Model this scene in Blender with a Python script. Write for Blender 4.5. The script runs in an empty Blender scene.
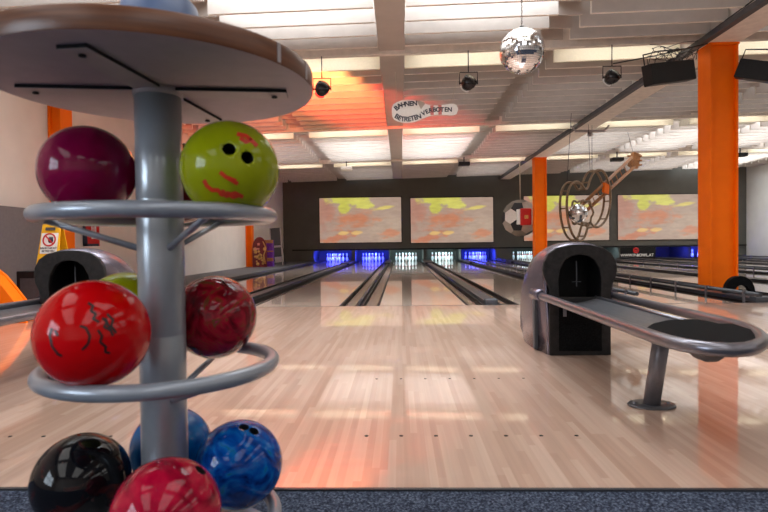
import bpy, bmesh, math, random
from mathutils import Vector, Matrix, Euler
PI = math.pi
random.seed(7)
COL = bpy.context.scene.collection
sc = bpy.context.scene

# ------------------------------------------------------------------ camera
F = 548.0
CAMZ = .743
YAW = math.atan(16.5/F)
cam_d = bpy.data.cameras.new('camera'); cam = bpy.data.objects.new('camera', cam_d); COL.objects.link(cam)
cam_d.sensor_width = 36; cam_d.lens = 36*F/768
cam_d.clip_start = .02; cam_d.clip_end = 200
CM = Matrix.Rotation(YAW, 4, 'Z') @ Matrix.Rotation(PI/2-10.8/F, 4, 'X') @ Matrix.Rotation(-.012, 4, 'Z')
cam.matrix_world = Matrix.Translation((0, 0, CAMZ)) @ CM
sc.camera = cam
cam_d.dof.use_dof = True; cam_d.dof.focus_distance = 5.5; cam_d.dof.aperture_fstop = 5.0

def ray(px, py):
    return (CM.to_3x3() @ Vector(((px-384)/F, -(py-256)/F, -1)))
def on_y(px, py, Y):
    d = ray(px, py); t = Y/d.y
    return Vector((d.x*t, Y, CAMZ+d.z*t))
def on_z(px, py, Z):
    d = ray(px, py); t = (Z-CAMZ)/d.z
    return Vector((d.x*t, d.y*t, Z))
def at_dist(px, py, r):
    d = ray(px, py).normalized()
    return Vector((0, 0, CAMZ))+d*r

# ------------------------------------------------------------------ materials
def newmat(name):
    m = bpy.data.materials.new(name); m.use_nodes = True
    return m, m.node_tree.nodes, m.node_tree.links, m.node_tree.nodes['Principled BSDF']
def srgb(r, g, b):
    f = lambda c: c/12.92 if c <= .04045 else ((c+.055)/1.055)**2.4
    return (f(r/255), f(g/255), f(b/255), 1)
def plain(name, col, rough=.5, metal=0, coat=0, noise=.06, nscale=30, spec=.5, bump=0, bscale=200):
    m, N, L, B = newmat(name)
    B.inputs['Roughness'].default_value = rough
    B.inputs['Metallic'].default_value = metal
    B.inputs['Coat Weight'].default_value = coat
    B.inputs['Coat Roughness'].default_value = .08
    B.inputs['Specular IOR Level'].default_value = spec
    tc = N.new('ShaderNodeTexCoord'); no = N.new('ShaderNodeTexNoise'); no.inputs['Scale'].default_value = nscale
    no.inputs['Detail'].default_value = 4
    L.new(tc.outputs['Object'], no.inputs['Vector'])
    r = N.new('ShaderNodeValToRGB')
    r.color_ramp.elements[0].position = .3; r.color_ramp.elements[1].position = .7
    r.color_ramp.elements[0].color = tuple(c*(1-noise*2) for c in col[:3])+(1,)
    r.color_ramp.elements[1].color = tuple(min(1, c*(1+noise)) for c in col[:3])+(1,)
    L.new(no.outputs['Fac'], r.inputs['Fac']); L.new(r.outputs['Color'], B.inputs['Base Color'])
    if bump:
        n2 = N.new('ShaderNodeTexNoise'); n2.inputs['Scale'].default_value = bscale
        L.new(tc.outputs['Object'], n2.inputs['Vector'])
        bp = N.new('ShaderNodeBump'); bp.inputs['Strength'].default_value = bump; bp.inputs['Distance'].default_value = .01
        L.new(n2.outputs['Fac'], bp.inputs['Height']); L.new(bp.outputs['Normal'], B.inputs['Normal'])
    return m
def emit(name, col, s):
    m, N, L, B = newmat(name)
    B.inputs['Base Color'].default_value = col
    B.inputs['Emission Color'].default_value = col; B.inputs['Emission Strength'].default_value = s
    return m
def swirl(name, cols, scale=9, dist=2.5, rough=.12, seedv=0):
    m, N, L, B = newmat(name)
    tc = N.new('ShaderNodeTexCoord'); mp = N.new('ShaderNodeMapping'); mp.inputs['Location'].default_value = (seedv, seedv*.7, 0)
    no = N.new('ShaderNodeTexNoise'); no.inputs['Scale'].default_value = scale; no.inputs['Detail'].default_value = 6
    no.inputs['Distortion'].default_value = dist
    L.new(tc.outputs['Object'], mp.inputs['Vector']); L.new(mp.outputs['Vector'], no.inputs['Vector'])
    r = N.new('ShaderNodeValToRGB'); e = r.color_ramp.elements
    while len(e) < len(cols): e.new(.5)
    for i, (p, c) in enumerate(cols):
        e[i].position = p; e[i].color = c
    L.new(no.outputs['Fac'], r.inputs['Fac']); L.new(r.outputs['Color'], B.inputs['Base Color'])
    B.inputs['Roughness'].default_value = rough*.6; B.inputs['Specular IOR Level'].default_value = .3
    return m
def planks(name, c1, c2, c3, rough, width=.027, length=.62, gap=.0006, coat=.3, coatr=.1):
    m, N, L, B = newmat(name)
    tc = N.new('ShaderNodeTexCoord'); mp = N.new('ShaderNodeMapping'); mp.inputs['Rotation'].default_value = (0, 0, PI/2)
    L.new(tc.outputs['Object'], mp.inputs['Vector'])
    def mth(op, a, b=None):
        n = N.new('ShaderNodeMath'); n.operation = op
        for k, v in enumerate((a, b)):
            if v is None: continue
            if isinstance(v, (int, float)): n.inputs[k].default_value = v
            else: L.new(v, n.inputs[k])
        return n.outputs[0]
    sx = N.new('ShaderNodeSeparateXYZ'); L.new(tc.outputs['Object'], sx.inputs[0])
    xr = mth('DIVIDE', mth('ADD', sx.outputs[0], 50), width); row = mth('FLOOR', xr)
    wn = N.new('ShaderNodeTexWhiteNoise'); wn.noise_dimensions = '1D'; L.new(row, wn.inputs['W'])
    yr = mth('ADD', mth('DIVIDE', mth('ADD', sx.outputs[1], 50), length), mth('MULTIPLY', wn.outputs['Value'], 7.3)); pid = mth('FLOOR', yr)
    cb = N.new('ShaderNodeCombineXYZ'); L.new(row, cb.inputs[0]); L.new(pid, cb.inputs[1])
    w2 = N.new('ShaderNodeTexWhiteNoise'); w2.noise_dimensions = '2D'; L.new(cb.outputs[0], w2.inputs['Vector'])
    r = N.new('ShaderNodeValToRGB'); e = r.color_ramp.elements; e.new(.5)
    for i, (p, c) in enumerate(((0, c1), (.5, c2), (1, c3))): e[i].position = p; e[i].color = c
    L.new(w2.outputs['Value'], r.inputs['Fac'])
    mp2 = N.new('ShaderNodeMapping'); mp2.inputs['Scale'].default_value = (60, 1.6, 1); L.new(tc.outputs['Object'], mp2.inputs['Vector'])
    no = N.new('ShaderNodeTexNoise'); no.inputs['Scale'].default_value = 1; no.inputs['Detail'].default_value = 5; L.new(mp2.outputs['Vector'], no.inputs['Vector'])
    mx = N.new('ShaderNodeMix'); mx.data_type = 'RGBA'; mx.blend_type = 'MULTIPLY'; mx.inputs['Factor'].default_value = .35
    L.new(r.outputs['Color'], mx.inputs['A']); L.new(no.outputs['Color'], mx.inputs['B'])
    r2 = N.new('ShaderNodeValToRGB'); r2.color_ramp.elements[0].position = .2; r2.color_ramp.elements[0].color = (.55, .55, .55, 1); r2.color_ramp.elements[1].position = .7
    L.new(no.outputs['Fac'], r2.inputs['Fac']); L.new(r2.outputs['Color'], mx.inputs['B'])
    L.new(mx.outputs['Result'], B.inputs['Base Color'])
    n3 = N.new('ShaderNodeTexNoise'); n3.inputs['Scale'].default_value = 3; L.new(tc.outputs['Object'], n3.inputs['Vector'])
    mr = N.new('ShaderNodeMapRange'); mr.inputs['To Min'].default_value = rough*.85; mr.inputs['To Max'].default_value = rough*1.2
    L.new(n3.outputs['Fac'], mr.inputs['Value']); L.new(mr.outputs['Result'], B.inputs['Roughness'])
    B.inputs['Coat Weight'].default_value = coat; B.inputs['Coat Roughness'].default_value = coatr; B.inputs['Coat IOR'].default_value = 1.65
    return m

M = {}
M['approach'] = planks('approach_maple', srgb(190, 155, 134), srgb(201, 168, 148), srgb(210, 180, 161), .3, coat=1, coatr=.035)
M['lane'] = planks('lane_maple', srgb(212, 186, 166), srgb(222, 198, 180), srgb(230, 208, 190), .13, coat=.8, coatr=.03)
M['cream'] = plain('cream_plaster', srgb(226, 214, 204), .9, noise=.02, nscale=3)
M['wallR'] = plain('grey_plaster', srgb(205, 203, 198), .9, noise=.03, nscale=2)
M['dark'] = plain('dark_wall_paint', srgb(92, 90, 84), .8, noise=.05, nscale=2)
M['deck'] = plain('ceiling_deck_paint', srgb(190, 180, 172), .9, noise=.03, nscale=3)
M['baffle'] = plain('baffle_board', srgb(198, 188, 180), .85, noise=.04, nscale=5)
M['beam'] = plain('beam_concrete', srgb(234, 224, 214), .85, noise=.06, nscale=8)
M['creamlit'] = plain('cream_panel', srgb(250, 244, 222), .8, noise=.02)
M['orange'] = plain('orange_paint', srgb(255, 116, 0), .55, noise=.04, nscale=4, spec=.2)
M['gutter'] = plain('gutter_plastic', srgb(138, 118, 108), .22, noise=.1, nscale=6)
M['cap'] = plain('dark_capping', srgb(50, 52, 58), .35, noise=.08)
M['legm'] = plain('grey_leg_lacquer', srgb(122, 120, 126), .35, metal=.3, noise=.05)
M['platform'] = plain('grey_platform', srgb(84, 82, 84), .6, noise=.1)
M['black'] = plain('black_plastic', srgb(20, 20, 22), .5, spec=.3, noise=.15, nscale=25)
M['blackr'] = plain('black_speckled_rubber', srgb(16, 17, 19), .95, spec=.15, noise=.5, nscale=160, bump=.3, bscale=220)
M['panelblk'] = plain('black_textured_panel', srgb(36, 33, 33), .6, spec=.3, noise=.25, nscale=30, bump=.15, bscale=60)
M['silver'] = plain('silver_shell_lacquer', srgb(116, 110, 122), .25, metal=.7, noise=.06, nscale=4)
M['steel'] = plain('brushed_tube', srgb(132, 130, 138), .3, metal=.85, noise=.04)
M['tray'] = plain('dark_tray', srgb(96, 96, 100), .32, metal=.4, noise=.1)
M['grey'] = plain('grey_lacquer_tube', srgb(150, 158, 170), .3, metal=.3, noise=.02, coat=.3)
M['pole'] = plain('grey_lacquer_pole', srgb(160, 168, 176), .28, metal=.35, noise=.03, coat=.4)
M['under'] = plain('table_underside', srgb(178, 166, 172), .6, noise=.03)
M['bracket'] = plain('table_bracket', srgb(176, 168, 170), .5, noise=.03)
M['white'] = plain('white_gloss', srgb(238, 236, 232), .3, noise=.02)
M['pin'] = plain('pin_white', srgb(245, 245, 245), .25, noise=.01)
M['red'] = plain('red_gloss', srgb(200, 26, 24), .4, noise=.05)
M['ink'] = plain('dark_lettering', srgb(44, 48, 66), .6, noise=.05)
M['redink'] = plain('red_lettering', srgb(216, 52, 26), .4, noise=.1)
M['blkink'] = plain('black_lettering', srgb(30, 8, 10), .4, noise=.1)
M['palepink'] = plain('faded_pink_stripe', srgb(214, 128, 120), .5)
M['hole'] = plain('hole_and_shadow_line', srgb(10, 10, 14), .8)
M['wood'] = None
M['brass'] = plain('brown_steel_ladder', srgb(150, 122, 92), .5, noise=.15)
M['rust'] = plain('orange_brown_steel', srgb(168, 112, 66), .5, noise=.15)
M['yellow'] = plain('yellow_plastic', srgb(240, 180, 20), .45, noise=.04)
M['partition'] = plain('grey_partition', srgb(112, 104, 104), .7, noise=.05)
M['maroon'] = plain('maroon_print', srgb(110, 22, 28), .5, noise=.2)
M['gold'] = plain('gold_print', srgb(214, 160, 90), .5, noise=.2)
M['purple'] = plain('purple_print', srgb(104, 30, 140), .5, noise=.2)
M['slate'] = plain('slate_panel', srgb(66, 68, 74), .5, noise=.08)
M['soccgrey'] = plain('pale_facet', srgb(196, 184, 172), .6, noise=.15, nscale=2)
M['soccdark'] = plain('dark_facet', srgb(30, 30, 34), .6, noise=.1)
M['socc2'] = plain('brown_grey_facet', srgb(142, 130, 118), .5, noise=.2, nscale=3)
M['socc3'] = plain('light_facet', srgb(224, 214, 206), .5, noise=.08)
M['wire'] = plain('thin_wire', srgb(200, 190, 170), .6)
M['dwire'] = plain('dark_wire', srgb(36, 34, 34), .6)
M['bluegrey'] = plain('blue_grey_plastic', srgb(96, 118, 158), .35, noise=.05)
M['lampbody'] = plain('lamp_chrome', srgb(60, 58, 60), .2, metal=.8)
M['redlens'] = emit('red_lens', srgb(255, 60, 50), 2)
M['tube'] = emit('fluorescent_glow', (1, .97, .92, 1), 9)
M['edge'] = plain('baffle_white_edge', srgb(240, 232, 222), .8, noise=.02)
M['sky'] = emit('window_daylight', (.75, .87, 1, 1), 9)

def wood_edge():
    m, N, L, B = newmat('walnut_edge')
    tc = N.new('ShaderNodeTexCoord'); mp = N.new('ShaderNodeMapping'); mp.inputs['Scale'].default_value = (2, 2, 60)
    no = N.new('ShaderNodeTexNoise'); no.inputs['Scale'].default_value = 1.5; no.inputs['Detail'].default_value = 6
    L.new(tc.outputs['Object'], mp.inputs['Vector']); L.new(mp.outputs['Vector'], no.inputs['Vector'])
    r = N.new('ShaderNodeValToRGB'); r.color_ramp.elements[0].position = .3; r.color_ramp.elements[0].color = srgb(70, 34, 18)
    r.color_ramp.elements[1].position = .7; r.color_ramp.elements[1].color = srgb(118, 70, 40)
    L.new(no.outputs['Fac'], r.inputs['Fac']); L.new(r.outputs['Color'], B.inputs['Base Color'])
    B.inputs['Roughness'].default_value = .35; return m
M['wood'] = wood_edge()

def carpet_mat():
    m, N, L, B = newmat('speckled_carpet')
    tc = N.new('ShaderNodeTexCoord'); no = N.new('ShaderNodeTexNoise'); no.inputs['Scale'].default_value = 150; no.inputs['Detail'].default_value = 3
    L.new(tc.outputs['Object'], no.inputs['Vector'])
    r = N.new('ShaderNodeValToRGB'); e = r.color_ramp.elements; e.new(.5)
    for i, (p, c) in enumerate(((.35, srgb(30, 34, 46)), (.52, srgb(62, 70, 88)), (.72, srgb(118, 128, 146)))): e[i].position = p; e[i].color = c
    L.new(no.outputs['Fac'], r.inputs['Fac']); L.new(r.outputs['Color'], B.inputs['Base Color'])
    bp = N.new('ShaderNodeBump'); bp.inputs['Strength'].default_value = .6; bp.inputs['Distance'].default_value = .01
    L.new(no.outputs['Fac'], bp.inputs['Height']); L.new(bp.outputs['Normal'], B.inputs['Normal'])
    B.inputs['Roughness'].default_value = 1; B.inputs['Specular IOR Level'].default_value = .1; return m
M['carpet'] = carpet_mat()

def mirror_mat():
    m, N, L, B = newmat('mirror_tiles')
    B.inputs['Metallic'].default_value = 1; B.inputs['Roughness'].default_value = .06
    B.inputs['Base Color'].default_value = (.85, .86, .88, 1); return m
M['mirror'] = mirror_mat()

# projected picture: same clip on each screen, object space (x across 0..1, z up 0..1)
def screen_mat(w, h):
    m, N, L, B = newmat('projected_picture')
    tc = N.new('ShaderNodeTexCoord'); mp = N.new('ShaderNodeMapping'); mp.inputs['Scale'].default_value = (1/w, 1, 1/h)
    L.new(tc.outputs['Object'], mp.inputs['Vector'])
    n1 = N.new('ShaderNodeTexNoise'); n1.inputs['Scale'].default_value = 6; n1.inputs['Detail'].default_value = 8; n1.inputs['Roughness'].default_value = .65
    L.new(mp.outputs['Vector'], n1.inputs['Vector'])
    sx = N.new('ShaderNodeSeparateXYZ'); L.new(mp.outputs['Vector'], sx.inputs[0])
    def mth(op, a, b=None, c=None):
        n = N.new('ShaderNodeMath'); n.operation = op
        for i, v in enumerate((a, b, c)):
            if v is None: continue
            if isinstance(v, (int, float)): n.inputs[i].default_value = v
            else: L.new(v, n.inputs[i])
        return n.outputs[0]
    X, Z = sx.outputs[0], sx.outputs[2]
    wob = mth('MULTIPLY_ADD', n1.outputs['Fac'], 1.7, -.85)
    def blob(cx, cz, rx, rz, ang=0, soft=.35, wb=1.0):
        dx = mth('SUBTRACT', X, cx); dz = mth('SUBTRACT', Z, cz)
        ca, sa = math.cos(ang), math.sin(ang)
        u = mth('ADD', mth('MULTIPLY', dx, ca/rx), mth('MULTIPLY', dz, sa/rx))
        v = mth('ADD', mth('MULTIPLY', dx, -sa/rz), mth('MULTIPLY', dz, ca/rz))
        d = mth('SQRT', mth('ADD', mth('MULTIPLY', u, u), mth('MULTIPLY', v, v)))
        d = mth('ADD', d, mth('MULTIPLY', wob, wb*2))
        mr = N.new('ShaderNodeMapRange'); mr.inputs['From Min'].default_value = 1; mr.inputs['From Max'].default_value = 1-soft
        mr.interpolation_type = 'SMOOTHSTEP'
        L.new(d, mr.inputs['Value']); return mr.outputs['Result']
    def over(base, col, fac):
        mx = N.new('ShaderNodeMix'); mx.data_type = 'RGBA'
        L.new(fac, mx.inputs['Factor'])
        if isinstance(base, tuple): mx.inputs['A'].default_value = base
        else: L.new(base, mx.inputs['A'])
        mx.inputs['B'].default_value = col
        return mx.outputs['Result']
    c = srgb(186, 160, 144)
    c = over(c, srgb(196, 172, 152), blob(.85, .35, .5, .5, 0, .8))
    c = over(c, srgb(190, 138, 120), blob(.05, .7, .3, .6, 0, .8))
    c = over(c, srgb(208, 134, 98), blob(.44, .5, .4, .26, .1, .8, .9))
    c = over(c, srgb(214, 146, 112), blob(.85, .2, .18, .1, .2, .6))
    c = over(c, srgb(206, 132, 100), blob(.2, .08, .3, .12, .4, .6))
    c = over(c, srgb(216, 214, 96), blob(.32, .95, .27, .16, -.1, .35, .8))
    c = over(c, srgb(214, 212, 92), blob(.3, .78, .1, .16, .1, .4, .8))
    c = over(c, srgb(226, 222, 110), blob(.5, .88, .2, .1, -.4, .4, .8))
    c = over(c, srgb(232, 214, 120), blob(.8, .77, .17, .05, .32, .5, .4))
    c = over(c, srgb(236, 196, 124), blob(.29, .21, .08, .05, .1, .5, .4))
    c = over(c, srgb(236, 196, 124), blob(.46, .22, .09, .05, .3, .5, .4))
    n4 = N.new('ShaderNodeTexNoise'); n4.inputs['Scale'].default_value = 8; n4.inputs['Detail'].default_value = 6
    mp4 = N.new('ShaderNodeMapping'); mp4.inputs['Scale'].default_value = (1, 1, 2.2); L.new(mp.outputs['Vector'], mp4.inputs['Vector']); L.new(mp4.outputs['Vector'], n4.inputs['Vector'])
    r4 = N.new('ShaderNodeValToRGB'); r4.color_ramp.elements[0].position = .3; r4.color_ramp.elements[0].color = (.68, .6, .56, 1); r4.color_ramp.elements[1].position = .68; r4.color_ramp.elements[1].color = (1, 1, .98, 1)
    L.new(n4.outputs['Fac'], r4.inputs['Fac'])
    m4 = N.new('ShaderNodeMix'); m4.data_type = 'RGBA'; m4.blend_type = 'MULTIPLY'; m4.inputs['Factor'].default_value = .55
    L.new(c, m4.inputs['A']); L.new(r4.outputs['Color'], m4.inputs['B']); c = m4.outputs['Result']
    L.new(c, B.inputs['Emission Color']); B.inputs['Emission Strength'].default_value = .86
    B.inputs['Base Color'].default_value = (.12, .12, .12, 1); B.inputs['Roughness'].default_value = .9
    return m

# ------------------------------------------------------------------ mesh helpers
class MB:
    def __init__(s): s.bm = bmesh.new()
    def box(s, x0, x1, y0, y1, z0, z1, mi=0, mat=None):
        vs = [s.bm.verts.new(p) for p in ((x0,y0,z0),(x1,y0,z0),(x1,y1,z0),(x0,y1,z0),(x0,y0,z1),(x1,y0,z1),(x1,y1,z1),(x0,y1,z1))]
        if mat is not None:
            for v in vs: v.co = mat @ v.co
        for f in ((0,3,2,1),(4,5,6,7),(0,1,5,4),(1,2,6,5),(2,3,7,6),(3,0,4,7)):
            fc = s.bm.faces.new([vs[i] for i in f]); fc.material_index = mi
        return s
    def hexa(s, pts, mi=0):
        vs = [s.bm.verts.new(p) for p in pts]
        for f in ((0,3,2,1),(4,5,6,7),(0,1,5,4),(1,2,6,5),(2,3,7,6),(3,0,4,7)):
            s.bm.faces.new([vs[i] for i in f]).material_index = mi
        return s
    def tube(s, pts, r, n=12, closed=False, mi=0, caps=True):
        pts = [Vector(p) for p in pts]; N = len(pts); rings = []
        up = None
        for i, p in enumerate(pts):
            a = pts[(i-1) % N] if (closed or i > 0) else p
            b = pts[(i+1) % N] if (closed or i < N-1) else p
            t = (b-a).normalized()
            if up is None:
                up = Vector((0,0,1)) if abs(t.z) < .9 else Vector((1,0,0))
            u = (up - t*up.dot(t)).normalized(); w = t.cross(u); up = u
            rr = r[i] if isinstance(r, (list, tuple)) else r
            rings.append([s.bm.verts.new(p+(u*math.cos(2*PI*k/n)+w*math.sin(2*PI*k/n))*rr) for k in range(n)])
        R = range(N) if closed else range(N-1)
        for i in R:
            A, Bq = rings[i], rings[(i+1) % N]
            for k in range(n):
                f = s.bm.faces.new((A[k], A[(k+1)%n], Bq[(k+1)%n], Bq[k])); f.smooth = True; f.material_index = mi
        if caps and not closed:
            s.bm.faces.new(list(reversed(rings[0]))).material_index = mi; s.bm.faces.new(rings[-1]).material_index = mi
        return s
    def lathe(s, prof, n=32, c=(0,0,0), mi=0, mis=None, smooth=True, M4=None):
        rings = []; c = Vector(c)
        for r, z in prof:
            if r < 1e-6: rings.append([s.bm.verts.new(c+Vector((0,0,z)))])
            else: rings.append([s.bm.verts.new(c+Vector((r*math.cos(2*PI*k/n), r*math.sin(2*PI*k/n), z))) for k in range(n)])
        for i in range(len(rings)-1):
            A, Bq = rings[i], rings[i+1]
            for k in range(n):
                k2 = (k+1) % n
                if len(A) == 1 and len(Bq) == 1: continue
                if len(A) == 1: f = s.bm.faces.new((A[0], Bq[k2], Bq[k]))
                elif len(Bq) == 1: f = s.bm.faces.new((A[k], A[k2], Bq[0]))
                else: f = s.bm.faces.new((A[k], A[k2], Bq[k2], Bq[k]))
                f.smooth = smooth; f.material_index = mis[i] if mis else mi
        if M4 is not None:
            for R in rings:
                for v in R: v.co = M4 @ v.co
        return s
    def prism(s, pts, ext, mi=0):
        """closed polygon pts extruded by vector ext"""
        ext = Vector(ext)
        a = [s.bm.verts.new(p) for p in pts]; b = [s.bm.verts.new(Vector(p)+ext) for p in pts]
        n = len(pts)
        s.bm.faces.new(a).material_index = mi; s.bm.faces.new(list(reversed(b))).material_index = mi
        for i in range(n):
            s.bm.faces.new((a[i], b[i], b[(i+1)%n], a[(i+1)%n])).material_index = mi
        return s
    def build(s, name, mat, parent=None, loc=None, rot=None, bevel=0, smooth=None, recalc=True):
        if recalc: bmesh.ops.recalc_face_normals(s.bm, faces=s.bm.faces[:])
        me = bpy.data.meshes.new(name); s.bm.to_mesh(me); s.bm.free()
        for m in (mat if isinstance(mat, (list, tuple)) else [mat]): me.materials.append(m)
        o = bpy.data.objects.new(name, me); COL.objects.link(o)
        if parent: o.parent = parent
        if loc is not None: o.location = loc
        if rot is not None: o.rotation_euler = rot
        if bevel:
            b = o.modifiers.new('bevel', 'BEVEL'); b.width = bevel; b.segments = 3; b.limit_method = 'ANGLE'; b.angle_limit = .7
            b.harden_normals = False
        return o
def tag(o, label, cat, group=None):
    o['label'] = label; o['category'] = cat
    if group: o['group'] = group
    return o
def empty(name, loc, label, cat, group=None, rz=0):
    o = bpy.data.objects.new(name, None); COL.objects.link(o); o.location = loc; o.rotation_euler = (0,0,rz)
    o.empty_display_size = .1
    return tag(o, label, cat, group)
def struct(o): o['kind'] = 'structure'; return o
def kids(o): return [c for c in COL.objects if c.parent == o]
def copy_tree(o, parent=None):
    c = o.copy(); COL.objects.link(c)
    if parent: c.parent = parent
    for ch in [k for k in bpy.data.objects if k.parent == o]: copy_tree(ch, c)
    return c
def text_mesh(txt, size, mat, name='lettering', parent=None, extrude=.002, M4=Matrix.Identity(4), bold=0):
    cu = bpy.data.curves.new('t', 'FONT'); cu.body = txt; cu.size = size; cu.extrude = extrude; cu.align_x = 'CENTER'; cu.align_y = 'CENTER'
    cu.offset = bold
    o = bpy.data.objects.new('t', cu); COL.objects.link(o)
    dg = bpy.context.evaluated_depsgraph_get(); me = bpy.data.meshes.new_from_object(o.evaluated_get(dg))
    bpy.data.objects.remove(o); me.transform(M4); me.materials.clear(); me.materials.append(mat)
    r = bpy.data.objects.new(name, me); COL.objects.link(r)
    if parent: r.parent = parent
    return r

# ------------------------------------------------------------------ dimensions
FOUL = 6.7; MASKY = 24.6; BACKY = 24.75; PITY = 26.6
XL, XR = -5.3, 15.3; YB = -7.0
LANES = [-2.98, -1.29, .265, 1.951, 3.506, 5.73, 7.35, 9.0, 10.56, 12.1, 13.64]
HW = .527; GW = .235
def ceil_z(x): return 3.64+.018*x

# ------------------------------------------------------------------ shell
b = MB(); b.box(XL, XR, 1.66, FOUL, -.12, 0); fl = struct(b.build('floor', M['approach']))
b = MB(); b.box(XL, XR, YB, 1.655, -.12, -.004); struct(b.build('floor', M['carpet']))
b = MB(); b.box(XL, XR, 1.648, 1.662, -.11, .002); struct(b.build('trim_1', M['cap']))
b = MB(); b.box(XL, XR, FOUL, PITY+.4, -.3, -.125); struct(b.build('floor', M['platform']))
b = MB(); b.box(XL, XR, FOUL-.012, FOUL+.006, -.1, .0015); struct(b.build('trim_2', M['cap']))
# walls
WZ = 4.95
b = MB(); b.box(XL-.2, XL, -1.2, PITY, -.1, WZ); b.box(XL-.2, XL, YB, -4.8, -.1, WZ); b.box(XL-.2, XL, -4.8, -1.2, -.1, .9); b.box(XL-.2, XL, -4.8, -1.2, 3.1, WZ)
struct(b.build('wall_left', M['cream']))
b = MB(); b.box(XR, XR+.2, YB, PITY, -.1, WZ); struct(b.build('wall_right', M['wallR']))
b = MB(); b.box(XL-.2, XR+.2, YB-.2, YB, -.1, WZ); struct(b.build('wall_behind', M['cream']))
b = MB(); b.box(XL-.2, XR+.2, YB, PITY+.4, 4.8, 5.0); struct(b.build('ceiling', M['deck']))
# big window in the left wall behind the camera
b = MB()
for y in (-4.8, -3.02, -1.28): b.box(XL-.16, XL-.04, y, y+.08, .9, 3.1)
for z in (.9, 2.0, 3.02): b.box(XL-.16, XL-.04, -4.8, -1.2, z, z+.08)
w = struct(b.build('window_1', M['white']))
b = MB(); b.box(XL-.13, XL-.12, -4.75, -1.25, .95, 3.05); b.build('window_pane', M['sky'], w)

# mask wall with pit openings
OPEN = [(x-.768-(.2 if i == 0 else 0), x+.768) for i, x in enumerate(LANES)]
ZO = .53
b = MB(); b.box(XL, XR, BACKY-.03, BACKY+.15, ZO, 4.8)
prev = XL
for a, c in OPEN+[(XR, XR)]:
    b.box(prev, a, BACKY-.03, PITY, -.12, ZO); prev = c
b.box(XL, XR, PITY, PITY+.2, -.2, 4.8)
struct(b.build('wall_far', M['dark']))
b = MB(); b.box(XL, XR, BACKY+.15, PITY, ZO+.02, ZO+.07); struct(b.build('trim_3', M['black']))
# soffit trim over the pits
b = MB(); b.box(-4.9, XR, BACKY-.06, BACKY-.03, ZO, ZO+.06); struct(b.build('trim_4', M['black']))
# pale wall return right of the dark wall
# ------------------------------------------------------------------ lanes
LNAME = ['leftmost','second from left','third from left','fourth from left','fifth from left','sixth from left','seventh from left','eighth from left','ninth from left','tenth from left','rightmost']
proto = None
for i, x in enumerate(LANES):
    if proto is None:
        proto = empty('bowling_lane', (x, FOUL, 0), '', 'bowling lane', 'bowling lanes')
        b = MB(); b.box(-HW, HW, .006, 19.3, -.12, 0); lb = b.build('lane_bed', M['lane'], proto)
        for s in (-1, 1):
            b = MB(); n = 10; pts = []
            for k in range(n+1):
                a = PI*k/n; pts.append((s*(HW+GW/2)-math.cos(a)*(GW/2-.004), -.01-math.sin(a)*.075))
            prof = [(p[0], .006, p[1]) for p in pts]+[(s*(HW+GW/2)+GW/2-.004, .006, -.12), (s*(HW+GW/2)-GW/2+.004, .006, -.12)]
            b.prism(prof, (0, 19.3, 0)); gt = b.build('gutter', M['gutter'], proto)
            for q in (HW+.016, HW+GW-.018):
                b = MB(); b.box(s*q-.014, s*q+.014, .008, 19.3, -.06, .006); b.build('gutter_edge', M['black'], gt)
        o = proto
    else:
        o = copy_tree(proto)
    o.location.x = x
    o['label'] = 'glossy maple bowling lane with grey gutters, %s in the row' % LNAME[i]
# dividers between gutters
def divider(x0, x1, label, z=.045, cap=True, y0=FOUL+.02):
    r = empty('lane_divider', ((x0+x1)/2, y0, 0), label, 'lane divider', 'capping strips between gutters')
    w = (x1-x0)/2-.004
    b = MB(); b.box(-w, w, .12, 17.9-(y0-FOUL), -.12, z); b.build('capping', M['cap'], r, bevel=.008)
    b = MB(); b.box(-w-.09, w+.09, 14.2, 17.85, .01, .075); b.build('rear_cover', M['cap'], r, bevel=.01)
    b = MB(); b.box(-w, w, 0, .14, -.1, z+.025); b.build('end_cap', M['slate'], r, bevel=.02)
DL = ['beside the leftmost lane pair','between the second and third lanes','between the third and fourth lanes','between the fourth and fifth lanes','between the fifth and sixth lanes by the orange column']
for i in range(len(LANES)-1):
    a = LANES[i]+HW+GW; c = LANES[i+1]-HW-GW
    nm = ('between the %s and %s lanes' % (LNAME[i].replace(' from left',''), LNAME[i+1].replace(' from left','')))
    if i == 4: divider(a, 4.5, 'dark capping strip running beside the gutter of the fifth lane'); continue
    divider(a, c, 'dark capping strip running '+nm)
b = MB(); b.box(XL, LANES[0]-HW-GW, FOUL+.02, BACKY-.04, -.12, .05); b.box(LANES[0]-HW-GW-.12, LANES[0]-HW-GW-.01, FOUL+.02, BACKY-.05, .05, .07)
struct(b.build('trim_5', M['platform']))
b = MB(); b.box(LANES[-1]+HW+GW+.004, XR, FOUL+.02, BACKY-.04, -.12, .05); struct(b.build('trim_6', M['platform']))
# approach dots
for k, nm in enumerate(['leftmost','second','third','middle','fifth','sixth','rightmost']):
    b = MB(); b.lathe([(0,.0012),(.007,.0012),(.007,-.001)], 12); o = b.build('approach_dot', M['black'], loc=(LANES[2]+(k-3)*.1351, 3.03, 0))
    tag(o, 'tiny faint dot, %s of seven in the far row before the third lane' % nm, 'floor dot', 'far approach dots')
def dots(Y, n, x0, lab):
    for k in range(n):
        b = MB(); b.lathe([(0,.0012),(.008,.0012),(.008,-.001)], 12); o = b.build('approach_dot', M['black'], loc=(x0+k*.1351, Y, 0))
        yield o
NUM = ['leftmost','second','third','middle','fifth','sixth','rightmost']
for L in (2, 1):
    for k, o in enumerate(dots(2.12, 7, LANES[L]-3*.1351, '')):
        wh = 'in the near row before the third lane' if L == 2 else 'at left before the second lane'
        tag(o, 'small dark dot, %s of seven %s' % (NUM[k], wh), 'floor dot', 'approach dots')

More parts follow.
